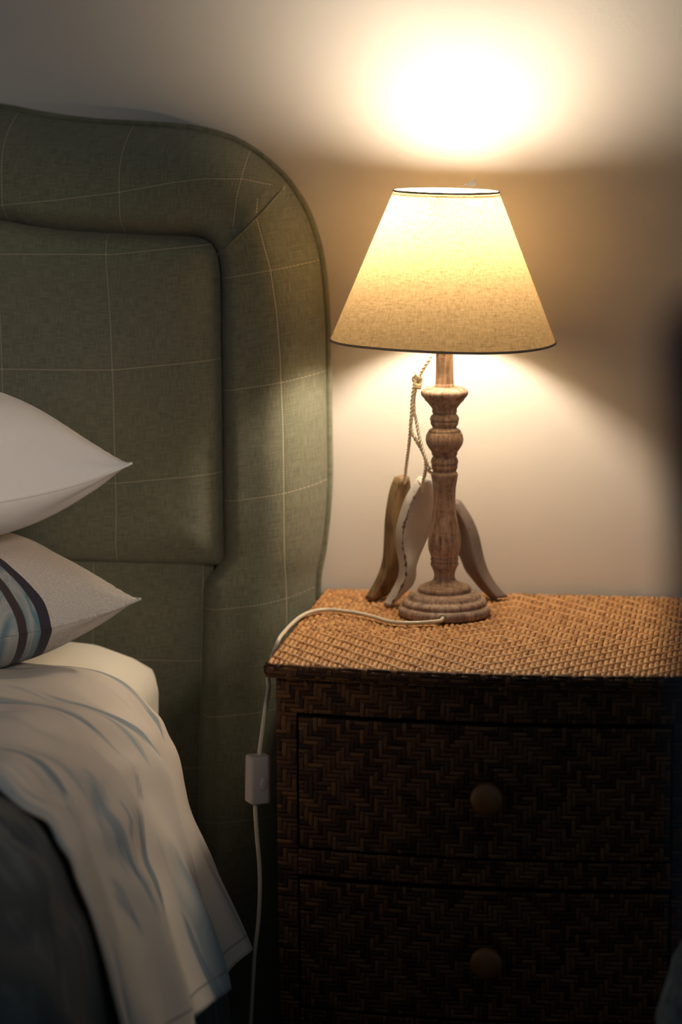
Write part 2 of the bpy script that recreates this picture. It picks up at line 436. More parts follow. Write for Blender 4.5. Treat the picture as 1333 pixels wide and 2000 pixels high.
# ------------------------------------------------------------------ nightstand
W, D, BOW, T0 = .4586, .4093, .0192, .600
YK = -.012
ns = thing('nightstand', 'bow-fronted woven rattan nightstand with drawers beside the bed', 'nightstand')
def frontY(x, y0, x0=0, x1=W): 
    s = (x-(x0+x1)/2)/((x1-x0)/2); return y0 - BOW*(1-s*s)
def weave(name, Lu, Lv, pu, pv, pos, over, m, parent, thick=.0011, jit=.0003, wf=.93, clip=None, core=None):
    """interlaced flat strands; pos(u,v,h) maps the sheet into space, over(i,j) True where the upright strand shows"""
    nu_, nv_ = max(1, round(Lu/pu)), max(1, round(Lv/pv)); pu, pv = Lu/nu_, Lv/nv_
    V, Fc = [], []
    cross = [(-.5, -.35), (-.33, .35), (0, .62), (.33, .35), (.5, -.35)]
    def strip(u0, v0, du, dv, L, wdt, axis):
        # axis 'v': strand runs along v, L = length
        b = len(V); n = max(3, int(round(L/ (pv if axis == 'v' else pu)))*2+1)
        dj = random.uniform(-jit, jit); tw = random.uniform(-.12, .12); hh = random.uniform(-.15, .15)
        for k in range(n+1):
            s = k/n; end = 1-abs(2*s-1)**5
            hgt = -1.1 + 1.35*(1-abs(2*s-1)**4)
            for (c, hc) in cross:
                cc = c*wdt*wf*(.90+.1*end); h = thick*(hgt + hc*1.15 + tw*c*2 + hh)
                along = (s-.5)*L*1.06
                if axis == 'v': V.append(pos(u0+cc+dj, v0+along, h))
                else: V.append(pos(u0+along, v0+cc+dj, h))
        m_ = len(cross)
        for k in range(n):
            for c in range(m_-1): Fc.append((b+k*m_+c, b+(k+1)*m_+c, b+(k+1)*m_+c+1, b+k*m_+c+1))
    for i in range(nu_):
        j = 0
        while j < nv_:
            if over(i, j, nu_, nv_):
                k = j
                while k < nv_ and over(i, k, nu_, nv_) and k-j < 5: k += 1
                if not clip or clip((i+.5)*pu, (j+k)/2*pv): strip((i+.5)*pu, (j+k)/2*pv, 0, 0, (k-j)*pv, pu, 'v')
                j = k
            else: j += 1
    for j in range(nv_):
        i = 0
        while i < nu_:
            if not over(i, j, nu_, nv_):
                k = i
                while k < nu_ and not over(k, j, nu_, nv_) and k-i < 5: k += 1
                if not clip or clip((i+k)/2*pu, (j+.5)*pv): strip((i+k)/2*pu, (j+.5)*pv, 0, 0, (k-i)*pu, pv, 'u')
                i = k
            else: i += 1
    me = bpy.data.meshes.new(name); me.from_pydata([tuple(q) for q in V], [], Fc)
    me.polygons.foreach_set('use_smooth', [True]*len(me.polygons)); me.materials.append(m); me.materials.append(core or M_CORE)
    return me
def add_core(me, verts, faces):
    """solid body behind the strands, joined into the same mesh as material slot 2"""
    bm = bmesh.new(); bm.from_mesh(me); vs = [bm.verts.new(v) for v in verts]
    for f in faces:
        q = bm.faces.new([vs[i] for i in f]); q.material_index = 1; q.smooth = False
    bm.to_mesh(me); bm.free()
def link(name, me, parent):
    o = bpy.data.objects.new(name, me); C.objects.link(o); o.parent = parent; return o
def diamond(k=6, half=3, ci=.5, cj=.5, ph=0):
    def fn(i, j, nu_, nv_):
        return (abs(i-int(nu_*ci)) + abs(j-int(nv_*cj)) + ph) % k < half
    return fn
def twill(k=6, half=3, s=1, ph=0):
    return lambda i, j, a, b: (i + s*j + ph) % k < half
def bowed_slab(x0, x1, y0, yb, z0, z1, n=24, curved=True):
    V, Fc = [], []
    for i in range(n+1):
        x = x0+(x1-x0)*i/n; yf = frontY(x, y0) if curved else y0
        V += [Vector((x, yf, z0)), Vector((x, yf, z1)), Vector((x, yb, z1)), Vector((x, yb, z0))]
    for i in range(n):
        a = i*4; 
        for k in range(4): Fc.append((a+k, a+4+k, a+4+(k+1) % 4, a+(k+1) % 4))
    Fc += [(3, 2, 1, 0), (n*4, n*4+1, n*4+2, n*4+3)]
    return V, Fc
# top
TH = .0175
def pos_top(u, v, h):
    x = u; k = v/D0; yf = frontY(x, -D+.004)
    y = YK-.002 + (yf-(YK-.002))*(v/Lv_)
    e = .004
    return Vector((x, y, T0-.0016+h))
Lv_ = D-.012; D0 = Lv_
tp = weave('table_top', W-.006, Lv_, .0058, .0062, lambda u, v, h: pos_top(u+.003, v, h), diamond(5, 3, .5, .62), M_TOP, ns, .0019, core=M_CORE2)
add_core(tp, *bowed_slab(.002, W-.002, -D+.003, YK, T0-TH+.001, T0-.003))
top = link('table_top', tp, ns)
# wrapped edge band along front and left side
def edge_pos(u, v, h):
    # u runs along left side (back to front) then along the front to the right, v is downward wrap
    Ls = D-.02
    a = (v-.44*EV)/EV*PI*.74       # wrap round from top to underside
    rr = TH*.5
    if u < Ls:
        base = Vector((rr, -.016-u, T0-rr)); nrm = Vector((-1, 0, 0))
    else:
        x = (u-Ls); x = min(x, W); y = frontY(x, -D)+rr
        s = (x-W/2)/(W/2); nrm = Vector((-(-2*s*BOW/(W/2)), -1, 0)).normalized()
        nrm = Vector((2*s*BOW/(W/2)*1.0, -1, 0)).normalized()
        base = Vector((max(rr*.6, min(W-rr*.6, x)), y, T0-rr))
        cs = .012
        if x < cs: k = x/cs; nrm = (Vector((-1, 0, 0))*(1-k)+nrm*k).normalized(); base.x = rr; base.y = -D+rr - BOW*(1-((base.x-W/2)/(W/2))**2)
    return base + (nrm*math.cos(a) + Vector((0, 0, 1))*(-math.sin(a)))*(rr+h)
EV = PI*TH*.5
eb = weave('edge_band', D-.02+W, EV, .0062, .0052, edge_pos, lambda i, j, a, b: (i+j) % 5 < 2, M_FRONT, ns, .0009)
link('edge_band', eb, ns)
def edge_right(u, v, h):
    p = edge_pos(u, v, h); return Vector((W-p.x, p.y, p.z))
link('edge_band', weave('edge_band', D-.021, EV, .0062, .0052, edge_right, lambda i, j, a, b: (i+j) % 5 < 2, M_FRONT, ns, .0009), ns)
# cabinet carcass
IN, DFY = .0112, .0131
CX0, CX1 = IN, W-IN
YC = -D+DFY
ST = .0225
zr = lambda row: at(583, row, YC).z
zA, zB, zC, zD, zE, zF = zr(1394), zr(1652), zr(1710), zr(1962), zr(2020), .075
ZT = T0-TH
PU, PV = .0050, .0048
def front_pos(x0, z0, yoff=0):
    return lambda u, v, h: Vector((x0+u, frontY(x0+u, YC, CX0, CX1)-yoff-h, z0+v))
def front_piece(name, x0, x1, z0, z1, over, m=M_FRONT, yoff=0, depth=.02, pu=PU, pv=PV, parent=None):
    me = weave(name, x1-x0, z1-z0, pu, pv, front_pos(x0, z0, yoff), over, m, ns, .0010)
    V, Fc = [], []; n = 16
    for i in range(n+1):
        x = x0+(x1-x0)*i/n; yf = frontY(x, YC, CX0, CX1)-yoff+.0012
        V += [Vector((x, yf, z0)), Vector((x, yf, z1)), Vector((x, yf+depth, z1)), Vector((x, yf+depth, z0))]
    for i in range(n):
        a = i*4
        for k in range(4): Fc.append((a+k, a+4+k, a+4+(k+1) % 4, a+(k+1) % 4))
    Fc += [(3, 2, 1, 0), (n*4, n*4+1, n*4+2, n*4+3)]
    add_core(me, V, Fc); return link(name, me, parent or ns)
G = .0022
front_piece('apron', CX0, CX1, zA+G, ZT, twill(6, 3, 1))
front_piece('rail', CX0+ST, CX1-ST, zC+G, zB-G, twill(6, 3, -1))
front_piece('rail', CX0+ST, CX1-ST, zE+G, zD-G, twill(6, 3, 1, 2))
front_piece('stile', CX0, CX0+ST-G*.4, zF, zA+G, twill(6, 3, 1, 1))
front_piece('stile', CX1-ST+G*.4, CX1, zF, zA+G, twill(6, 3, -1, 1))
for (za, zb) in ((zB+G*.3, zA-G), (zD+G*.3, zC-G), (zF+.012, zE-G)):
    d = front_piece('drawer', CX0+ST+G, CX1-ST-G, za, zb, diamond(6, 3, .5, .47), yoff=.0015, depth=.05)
    kx, kz = at(951, 1556, YC-BOW-.02).x, (za+zb)/2 - .001
    ky = frontY(kx, YC, CX0, CX1)-.0005
    prof = [(.007, 0), (.0066, .006), (.0075, .010), (.0125, .0125), (.0160, .0165), (.0172, .0205), (.0160, .0245), (.0120, .0275), (.006, .0290), (.001, .0294)]
    v, f = lathe(prof, 32); v = [Vector((kx+q.x, ky-q.z, kz+q.y)) for q in v]
    mesh('knob', v, f, M_KNOB, d)
# sides (left woven), back and base
sd = weave('side_panel', -.02-YC-.004, zA+G-zF+.03, PU, PV, lambda u, v, h: Vector((CX0+.0012-h, YC+.003+u, zF+v)), diamond(6, 3), M_FRONT, ns, .0010)
add_core(sd, *boxm(CX0+.0025, CX0+.014, YC+.022, -.018, zF, ZT-.001)); link('side_panel', sd, ns)
sd = weave('side_panel', -.02-YC-.004, zA+G-zF+.03, PU, PV, lambda u, v, h: Vector((CX1-.0012+h, YC+.003+u, zF+v)), diamond(6, 3), M_FRONT, ns, .0010)
add_core(sd, *boxm(CX1-.014, CX1-.0025, YC+.022, -.018, zF, ZT-.001)); link('side_panel', sd, ns)
v, f = boxm(CX0+.0145, CX1-.0145, -.026, -.019, zF, ZT-.001); mesh('back_panel', v, f, M_CORE, ns, False)
v, f = boxm(CX0+.0145, CX1-.0145, YC+.06, -.0265, zF, zF+.01); mesh('bottom_panel', v, f, M_CORE, ns, False)
for (x, y) in ((CX0+.02, YC+.022), (CX1-.02, YC+.022), (CX0+.02, -.045), (CX1-.02, -.045)):
    v, f = lathe([(.013, 0.0), (.017, .01), (.018, zF+.002)], 20, (x, y)); mesh('foot', v, f, M_KNOB, ns)

# ------------------------------------------------------------------ table lamp
XL, YL = .1599, -.1466
lamp = thing('table_lamp', 'lit bedside lamp with a linen cone shade on a turned limed wood stem', 'lamp')
Z0 = T0+.0006
sc = lambda row: Z0 + (1858-row)*.28/ (5094.29/2.90)/.985 
hw = lambda w_: w_*.28/(5094.29/2.90)
col = [(1858, 318), (1850, 325), (1835, 328), (1815, 326), (1800, 316), (1793, 302), (1790, 296), (1780, 299), (1765, 297), (1750, 286), (1744, 272), (1740, 262), (1728, 260), (1712, 250), (1702, 232), (1697, 205), (1695, 186), (1685, 188), (1672, 187), (1662, 180), (1655, 165), (1645, 140), (1635, 112), (1622, 90), (1605, 76), (1580, 72), (1555, 77), (1530, 87), (1515, 96), (1503, 100), (1492, 98), (1486, 90), (1480, 96), (1470, 100), (1458, 98), (1451, 92), (1445, 98), (1432, 101), (1400, 113), (1370, 117), (1340, 116), (1300, 111), (1250, 102), (1200, 92), (1150, 85), (1100, 80), (1050, 77), (1000, 78), (950, 82), (900, 91), (880, 95), (865, 94), (857, 86), (850, 81), (840, 85), (828, 91), (812, 92), (800, 90), (795, 95), (783, 97), (768, 94), (752, 85), (744, 80), (736, 89), (722, 91), (713, 92), (705, 98), (690, 110), (660, 127), (630, 133), (600, 130), (578, 118), (572, 112), (569, 114), (558, 105), (550, 90), (545, 82), (536, 88), (520, 97), (508, 99), (500, 96), (492, 103), (482, 102), (465, 95), (455, 86), (448, 80), (440, 87), (428, 88), (418, 86), (410, 90), (400, 97), (375, 118), (362, 129), (356, 138), (350, 137), (335, 152), (320, 164), (302, 167), (288, 163), (280, 150), (276, 138), (270, 133), (264, 100), (262, 68), (240, 66)]
prof = [(hw(b), sc(a)) for a, b in col]
v, f = lathe(prof, 72, (XL, YL)); mesh('turned_stem', v, f, M_LIMED, lamp)
v, f = lathe([(hw(68), sc(258)), (hw(64), sc(240)), (hw(61), sc(120)), (hw(60), sc(-60)), (hw(55), sc(-64))], 40, (XL, YL)); mesh('neck', v, f, M_LIMED, lamp)
v, f = lathe([(.013, sc(-64)), (.014, sc(-100)), (.0145, .990), (.013, .994)], 32, (XL, YL)); mesh('bulb_socket', v, f, M_METAL, lamp)
v, f = lathe([(.012, .988), (.0135, .997), (.018, 1.007), (.025, 1.018), (.0292, 1.030), (.0300, 1.040), (.0285, 1.050), (.0235, 1.0595), (.015, 1.0665), (.006, 1.0692), (.001, 1.0695)], 32, (XL-.004, YL), cap=True); mesh('light_bulb', v, f, M_BULB, lamp)
# shade with a slight tilt
RT, RB, ZT_, ZB_ = .0579, .125, 1.0748, .9104
def shadeP(a, k, dr=0):
    r = RT + (RB-RT)*(1-k) + dr; z = (ZB_-ZT_)/2*(1-2*k)
    p = Vector((r*math.cos(a), r*math.sin(a), z)); p = Matrix.Rotation(math.radians(1.2), 3, 'Y') @ p
    wob = .0012*math.sin(3*a+1)*(1-k)
    return Vector((XL, YL, (ZT_+ZB_)/2)) + Vector((p.x, p.y, -p.z if False else (p.z*-1))) + Vector((0, 0, wob))
# local k=0 bottom, k=1 top
def sp3(a, k, dr=0):
    r = RT + (RB-RT)*(1-k) + dr; z = ZB_-(ZB_+ZT_)/2 + (ZT_-ZB_)*k
    p = Matrix.Rotation(math.radians(1.3), 3, 'Y') @ Vector((r*math.cos(a), r*math.sin(a), z))
    return p + Vector((XL, YL, (ZT_+ZB_)/2 + .0008*math.sin(3*a+1)*(1-k)))
V, U = [], []; NA, NK = 128, 24
for i in range(NA+1):
    a = 2*PI*i/NA
    for j in range(NK+1):
        k = j/NK; V.append(sp3(a, k)); 
        aa = a+PI/2 if a < PI/2 else a-3*PI/2          # 0 towards the camera
        U.append((aa*.062, k*.177))
mesh('lamp_shade', V, grid_faces(NA+1, NK+1), M_SHADE, lamp, uvs=U)
for nm, k, r in (('bottom_binding', 0, .0014), ('top_binding', 1, .0012)):
    t = tube([sp3(2*PI*i/96, k) for i in range(96)], r, 8, True); mesh(nm, t[0], t[1], M_RIM, lamp)
# wire fitter ring and spokes inside the shade
t1 = tube([sp3(2*PI*i/48, .975, -.0022) for i in range(48)], .0009, 6, True)
parts = [(t1[0], t1[1])]
for q in range(3):
    a = 2*PI*q/3+.5; e = sp3(a, .975, -.0022); t2 = tube([e, Vector((XL+.017*math.cos(a), YL+.017*math.sin(a), 1.000))], .0009, 6); parts.append((t2[0], t2[1]))
t3 = tube([Vector((XL+.017*math.cos(2*PI*i/24), YL+.017*math.sin(2*PI*i/24), 1.000)) for i in range(24)], .0012, 6, True); parts.append((t3[0], t3[1]))
v, f = merge(*parts); mesh('shade_fitter', v, f, M_METAL, lamp)
# little flap of lining tape sticking up behind the rim
a0 = at(903, 362, YL+.05); a1 = at(932, 364, YL+.045); a2 = at(928, 350, YL+.047)
nrm = Vector((0, .0006, 0)); v = [a0, a1, a2, a0+nrm, a1+nrm, a2+nrm]
mesh('tape_flap', v, [(0, 1, 2), (5, 4, 3), (0, 3, 4, 1), (1, 4, 5, 2), (2, 5, 3, 0)], M_FLAP, lamp, False)
# flex
rc = .0030
cab = [(875, 1210), (852, 1215), (800, 1217), (762, 1214), (730, 1205), (700, 1198), (670, 1193.5), (640, 1191), (612, 1194), (590, 1203), (571, 1218), (556, 1234), (545, 1249)]
P = [Vector((XL+.004, YL-.046, T0+.0075)), Vector((XL+.004, YL-.056, T0+.0065))] + [atz(x, y, T0+rc+.0012) for x, y in cab[1:]]
P[2] = P[2].lerp(P[1], .2)
e = P[-1]
YS = -.368
P += [Vector((-.0048, e.y-.010, T0-.012)), Vector((-.0060, e.y-.030, T0-.026)), at(525, 1344, YS+.012), at(519, 1380, YS), at(513, 1425, YS), at(507, 1470, YS), at(505, 1492, YS)]
t = tube(catmull(P, 10), rc*.78, 12); cable = mesh('flex', t[0], t[1], M_CABLE, lamp)
P = [at(500, 1560, YS), at(499, 1580, YS), at(502, 1630, YS), at(507, 1690, YS), at(508, 1740, YS), at(505, 1800, YS), at(498, 1860, YS), at(494, 1930, YS), at(490, 2010, YS)]
P += [Vector((P[-1].x, YS, .12)), Vector((P[-1].x, YS+.02, .02)), Vector((P[-1].x, YS+.08, .004)), Vector((P[-1].x, -.1, .004))]
t = tube(catmull(P, 10), rc*.78, 12); mesh('flex', t[0], t[1], M_CABLE, lamp)
t = tube([Vector((XL+.004, YL-.0505, T0+.0076)), Vector((XL+.004, YL-.0535, T0+.0070))], .0042, 16); mesh('flex_grommet', t[0], t[1], M_METAL, lamp)
# inline switch
c0 = at(505, 1521, YS-.002)
hwid, hhei, hdep = .0118, .0262, .0100
v, f = boxm(-hwid, hwid, -hdep, hdep, -hhei, hhei, .003, 4)
Rm = Matrix.Rotation(math.radians(-28), 3, 'Z'); Rt = Matrix.Rotation(math.radians(1.6), 3, 'Y')
R_ = Rt @ Rm.inverted()
Rsw = Rt @ Matrix.Rotation(math.radians(36), 3, 'Z')
v = [c0 + Rsw @ Vector((q.x*(1+.10*math.cos(q.z/hhei*PI/2)*0), q.y, q.z)) for q in v]
sw = mesh('inline_switch', v, f, M_PLASTIC, lamp)
v, f = lathe([(.0062, 0), (.0060, .0016), (.0050, .0024), (.001, .0028)], 28)
v = [c0 + Rsw @ Vector((q.x*.75+.0008, -hdep-q.z+.0004, q.y*1.25-.003)) for q in v]
mesh('switch_button', v, f, M_PLASTIC, sw)

# ------------------------------------------------------------------ wooden fish on a cord
fish = thing('hanging_fish_trio', 'three painted wooden fish strung on twisted cord, hung from the lamp neck', 'ornament')
def zp(x, y): return (680+.28*x, 680+.28*y)
def slab_fish(name, ridge, far, y0, alpha, side, thick, m, lean=0):
    """ridge: near edge of the broad face, far: its far edge (zoom pixels, top to tail); side=+1 face looks right, -1 left"""
    n = 26
    def samp(L): 
        q = catmull([Vector((a, b, 0)) for a, b in L], 8); ys = [k.y for k in q]; return q
    ra, fa = samp(ridge), samp(far)
    def res(q):
        d = [0]
        for a, b in zip(q, q[1:]): d.append(d[-1]+(b-a).length)
        return [(lambda s: q[max(0, min(len(q)-1, next((i for i, x in enumerate(d) if x >= s-1e-9), len(q)-1)))])(d[-1]*k/n) for k in range(n+1)]
    ra, fa = res(ra), res(fa)
    d = Vector((side*math.cos(alpha), math.sin(alpha), 0)); nn = Vector((side*math.sin(alpha), -math.cos(alpha), 0))
    A, B = [], []
    for k, (p, q) in enumerate(zip(ra, fa)):
        yy = y0 + lean*(1-k/n)
        P0 = at(680+.28*p.x, 680+.28*p.y, yy); Q = at(680+.28*q.x, 680+.28*q.y, yy)
        wd = (Q.x-P0.x)*side/math.cos(alpha)
        A.append(P0); B.append(P0 + d*max(.002, wd) + Vector((0, 0, Q.z-P0.z)))
    V = []; m_ = 7; r_ = thick
    ring = []
    for a, b in zip(A, B):
        ax = (b-a).normalized() if (b-a).length > 1e-6 else d
        e = .0016
        loop = [a + ax*0 - nn*e, a + ax*e*.6, a.lerp(b, .33)+nn*.0006, a.lerp(b, .67)+nn*.0006, b - ax*e*.6, b - nn*e, b - nn*(r_-e), b - ax*e*.6 - nn*r_, a.lerp(b, .5)-nn*(r_+.0006), a + ax*e*.6 - nn*r_, a - nn*(r_-e)]
        ring.append(loop)
    L = len(ring[0]); V = [p for l in ring for p in l]; Fc = []
    for i in range(len(ring)-1):
        for k in range(L): Fc.append((i*L+k, i*L+(k+1) % L, (i+1)*L+(k+1) % L, (i+1)*L+k))
    Fc.append(tuple(range(L))); Fc.append(tuple(range((len(ring)-1)*L, len(ring)*L))[::-1])
    lo = min(p.z for p in V)
    dz = (T0+.0012)-lo
    if dz > 0: V = [p+Vector((0, 0, dz)) for p in V]
    uv = [((k if k < 9 else k-L)+0.0, i*.4+y0*90) for i in range(len(ring)) for k in range(L)]
    o = mesh(name, V, Fc, m, fish, uvs=uv); return o, A, B
def tail_y(px, py): return atz(px, py, T0+.001).y
slab_a = slab_fish('wooden_fish', [(372, 948), (345, 1020), (322, 1120), (305, 1260), (298, 1400), (290, 1520), (262, 1620), (215, 1715), (165, 1800)],
                   [(425, 940), (432, 1000), (425, 1150), (420, 1300), (395, 1430), (370, 1540), (345, 1640), (330, 1720), (262, 1782)], -.088, math.radians(42), 1, .0155, M_BROWNFISH)
slab_b = slab_fish('wooden_fish', [(512, 1000), (480, 1050), (440, 1130), (405, 1240), (385, 1340), (388, 1450), (408, 1560), (402, 1650), (360, 1740), (300, 1848)],
                   [(548, 950), (578, 985), (592, 1080), (585, 1230), (560, 1350), (510, 1470), (475, 1570), (470, 1650), (440, 1720), (352, 1795)], -.120, math.radians(46), 1, .0150, M_WHITEFISH)
slab_c = slab_fish('wooden_fish', [(722, 1110), (770, 1180), (815, 1260), (848, 1350), (868, 1440), (890, 1530), (925, 1620), (985, 1710), (1052, 1780)],
                   [(660, 1095), (640, 1180), (650, 1300), (700, 1420), (765, 1520), (800, 1600), (850, 1660), (915, 1735), (985, 1795)], -.070, math.radians(46), -1, .0150, M_GREYFISH)
slab_a[0]['label'] = 'plain brown fish'; slab_b[0]['label'] = 'chipped white painted fish'; slab_c[0]['label'] = 'dark grey fish'
def rp(pts): return catmull([at(*zp(x, y), yy) for x, y, yy in pts], 14)
r1 = rope(rp([(585, 20, -.150), (575, 70, -.158), (545, 115, -.160), (515, 165, -.160), (490, 205, -.158)]), .0019, .009)
r2 = rope(rp([(478, 215, -.158), (462, 300, -.156), (452, 400, -.150), (440, 520, -.140), (430, 640, -.128), (415, 760, -.112), (402, 870, -.098), (395, 945, -.0905)]), .0020, .009)
r3 = rope(rp([(470, 220, -.160), (452, 330, -.160), (445, 460, -.160), (440, 560, -.160), (475, 640, -.163), (515, 710, -.160), (542, 780, -.152), (540, 860, -.143), (524, 930, -.133), (520, 1000, -.1225)]), .0020, .009)
r4 = rope(rp([(490, 215, -.156), (466, 320, -.154), (462, 420, -.156), (480, 520, -.160), (500, 620, -.165), (520, 700, -.168), (545, 770, -.172), (572, 840, -.174)])
          + catmull([Vector((XL-.0165, YL-.012, at(840, 915, YL).z)), Vector((XL-.017, YL+.010, at(840, 925, YL).z)), Vector((XL+.002, YL+.026, at(840, 955, YL).z)), Vector((slab_c[2][0].x+.004, slab_c[2][0].y-.004, slab_c[2][0].z+.001))], 10), .0019, .009)
v, f = merge(r1, r2, r3, r4)
mesh('cord', v, f, M_ROPE, fish)
# knot and loop over the neck
kc = at(*zp(483, 205), -.158); parts = []
for (ax, off, rr) in (((1, .2, .3), (0, 0, .002), .0042), ((.2, 1, .4), (0, 0, -.002), .0045), ((.3, -.4, 1), (.0005, 0, -.007), .0036), ((.1, .2, 1), (0, 0, -.011), .0034)):
    ax = Vector(ax).normalized(); u = ax.orthogonal().normalized(); w2 = ax.cross(u)
    t = tube([kc+Vector(off)+(u*math.cos(2*PI*i/24)+w2*math.sin(2*PI*i/24))*rr for i in range(24)], .0019, 7, True); parts.append((t[0], t[1]))
v, f = merge(*parts); mesh('knot', v, f, M_ROPE, fish)
zz = at(*zp(585, 20), -.150).z
lp = [Vector((XL+.0118*math.cos(a), YL+.0118*math.sin(a), zz+.002+.004*math.cos(a))) for a in [2*PI*i/40 for i in range(40)]]
t = tube(lp, .0017, 8, True); mesh('neck_loop', t[0], t[1], M_ROPE, fish)

# ------------------------------------------------------------------ bed
bed = thing('bed_base', 'dark upholstered bed base under the mattress', 'bed')
v, f = boxm(-1.72, -.20, -2.10, -.112, .09, .31, .02, 3); mesh('divan', v, f, M_BASE, bed)
for (x, y) in ((-1.6, -1.95), (-.32, -1.95), (-1.6, -.25), (-.32, -.25)):
    v, f = lathe([(.02, 0), (.026, .092)], 20, (x, y)); mesh('leg', v, f, M_DARKWOOD, bed)
# mattress in its fitted sheet
MZ = .536
V = []; nx, ny = 60, 60
mx0, mx1, my0, my1 = -1.74, at(322, 1330, -.13).x, -2.12, -.114
def mattress():
    bm = bmesh.new(); bmesh.ops.create_cube(bm, size=1)
    for q in bm.verts: q.co = Vector(((mx0+mx1)/2+q.co.x*(mx1-mx0), (my0+my1)/2+q.co.y*(my1-my0), (.312+MZ)/2+q.co.z*(MZ-.312)))
    bmesh.ops.subdivide_edges(bm, edges=list(bm.edges), cuts=40, use_grid_fill=True)
    R = .036
    for q in bm.verts:
        c = q.co
        k = Vector((min(max(c.x, mx0+R), mx1-R), min(max(c.y, my0+R), my1-R), min(max(c.z, .312+R), MZ-R)))
        d = c-k
        if d.length > R: q.co = k + d.normalized()*R
        c = q.co
        crown = (.024*sstep(0, .10, mx1-c.x) - .006*sstep(.1, .25, mx1-c.x))*sstep(0, .02, c.z-.5)
        c.z += crown + .0015*noise.noise(Vector((c.x*9, c.y*9, c.z*9)))
        c.x += .004*noise.noise(Vector((c.y*6, c.z*10, 3)))
    bm.verts.index_update(); v = [q.co.copy() for q in bm.verts]; f = [tuple(w_.index for w_ in p.verts) for p in bm.faces]; bm.free(); return v, f
v, f = mattress()
tag(mesh('mattress', v, f, M_SHEET), 'mattress in a cream fitted sheet, its corner showing under the pillows', 'mattress')

def pillow(name, tip, a, b, T, T2, lift, rotz, m, seed, label, tipf=.05, zmin=0, zmax=9):
    N = 56; root = None; V, U = [], []
    def shape(u, v_, s):
        ex = 1-.085*(1-u*u)*abs(v_)**3; ey = 1-.07*(1-v_*v_)*abs(u)**3
        x = a*u*(1-tipf*(1-v_*v_)*u*u); y = b*v_*(1-tipf*1.2*(1-u*u)*v_*v_)
        TT = T if s > 0 else T2
        h = TT*((1-abs(u)**3.4)*(1-abs(v_)**3.0))**.68
        z = s*h + lift*((u+1)/2)**7*(.35+.65*((1-v_)/2)**2)
        q = Vector((x, y, z))
        wr = noise.noise(Vector((x*7+seed, y*7, s*3)))*.006*min(1, h/TT*2)
        # creases radiating from the corner
        dd = math.hypot(1-abs(u), (1-abs(v_))*b/a*1.5); an = math.atan2((1-abs(v_)), (1-abs(u))*a/b+1e-6)
        wr += .0060*math.sin(an*9+seed)*math.exp(-dd*5)*min(1, h/TT*5)
        q.z += s*wr
        return q
    idx = {}
    for s in (1, -1):
        for i in range(N+1):
            for j in range(N+1):
                u = math.sin((i/N*2-1)*PI/2); v_ = math.sin((j/N*2-1)*PI/2)
                edge = i in (0, N) or j in (0, N)
                if s == -1 and edge: idx[(s, i, j)] = idx[(1, i, j)]; continue
                idx[(s, i, j)] = len(V); V.append(shape(u, v_, s)); q = V[-1]
                U.append((q.x, q.y+s*abs(q.z)))
    Fc = []
    for s in (1, -1):
        for i in range(N):
            for j in range(N):
                k = [idx[(s, i, j)], idx[(s, i+1, j)], idx[(s, i+1, j+1)], idx[(s, i, j+1)]]
                Fc.append(tuple(k if s == 1 else k[::-1]))
    R = Matrix.Rotation(rotz, 3, 'Z'); off = tip - R @ Vector((a, -b, lift))
    V2 = [off + R @ q for q in V]
    def soft(z):
        k = .012
        if z < zmin+k: z = zmin + k*math.exp((z-zmin-k)/k)
        if z > zmax-k: z = zmax - k*math.exp(-(z-zmax+k)/k)
        return z
    V2 = [Vector((q.x, min(q.y, -.128), soft(q.z))) for q in V2]
    e = thing(name, label, 'pillow')
    mesh('pillow_body', V2, Fc, m, e, uvs=U)
    per = [(i, 0) for i in range(N)] + [(N, j) for j in range(N)] + [(i, N) for i in range(N, 0, -1)] + [(0, j) for j in range(N, 0, -1)]
    path = [V2[idx[(1, i, j)]] for i, j in per]
    t = tube(path, .0016, 6, True); mesh('seam', t[0], t[1], m, e, uvs=[U[idx[(1, per[k//6][0], per[k//6][1])]] for k in range(len(t[0]))])
    return e
n = NT('grey_linen_with_leaf_print'); uvv = n.coord('UV'); sp = n.sep(uvv)
pA = .34
gg = n.noise(n.coord('UV', (260, 900, 1)), 1, 3, .7); g2 = n.noise(n.coord('UV', (900, 260, 1)), 1, 3, .7)
lin = n.ramp(n.math('MULTIPLY', n.math('ADD', gg, g2), .5), [(.36, (.40, .365, .33)), (.62, (.68, .62, .57))])
tip_u = pA
ww = n.noise(n.coord('UV', (3, 3, 1)), 2, 2)
arc = n.math('ADD', sp[0], n.math('MULTIPLY', n.math('POWER', n.math('ABSOLUTE', n.math('ADD', sp[1], .165)), 2), 2.0))   # arcs bending with the pillow
arc = n.math('ADD', arc, n.math('MULTIPLY', ww, .02))
def band(lo, hi): return n.math('MULTIPLY', n.math('GREATER_THAN', arc, lo), n.math('LESS_THAN', arc, hi))
bnd = n.noise(n.coord('UV', (26, 5, 1)), 1, 4, .5, 1.2)
leaf = n.ramp(bnd, [(.36, (.035, .05, .065)), (.44, (.16, .23, .26)), (.52, (.36, .36, .34)), (.60, (.10, .20, .25)), (.68, (.40, .38, .35))])
c = n.mix(n.math('LESS_THAN', arc, pA-.088), lin, leaf)
c = n.mix(band(pA-.094, pA-.083), c, (.045, .04, .05))
c = n.mix(band(pA-.118, pA-.108), c, (.06, .045, .045))
n.bump(n.math('MULTIPLY', n.math('ADD', gg, g2), .5), .4, .0012)
M_LEAFP = n.set(.9, .1, c, .1)
tipA = at(257, 905, -.40); tipB = at(274, 1170, -.39)
pillow('pillow', tipB, .34, .165, .104, .064, .035, math.radians(30), M_LEAFP, 3.0, 'grey linen pillow with dark bands and blue leaf print, lower of the two', zmin=.563, zmax=.713)
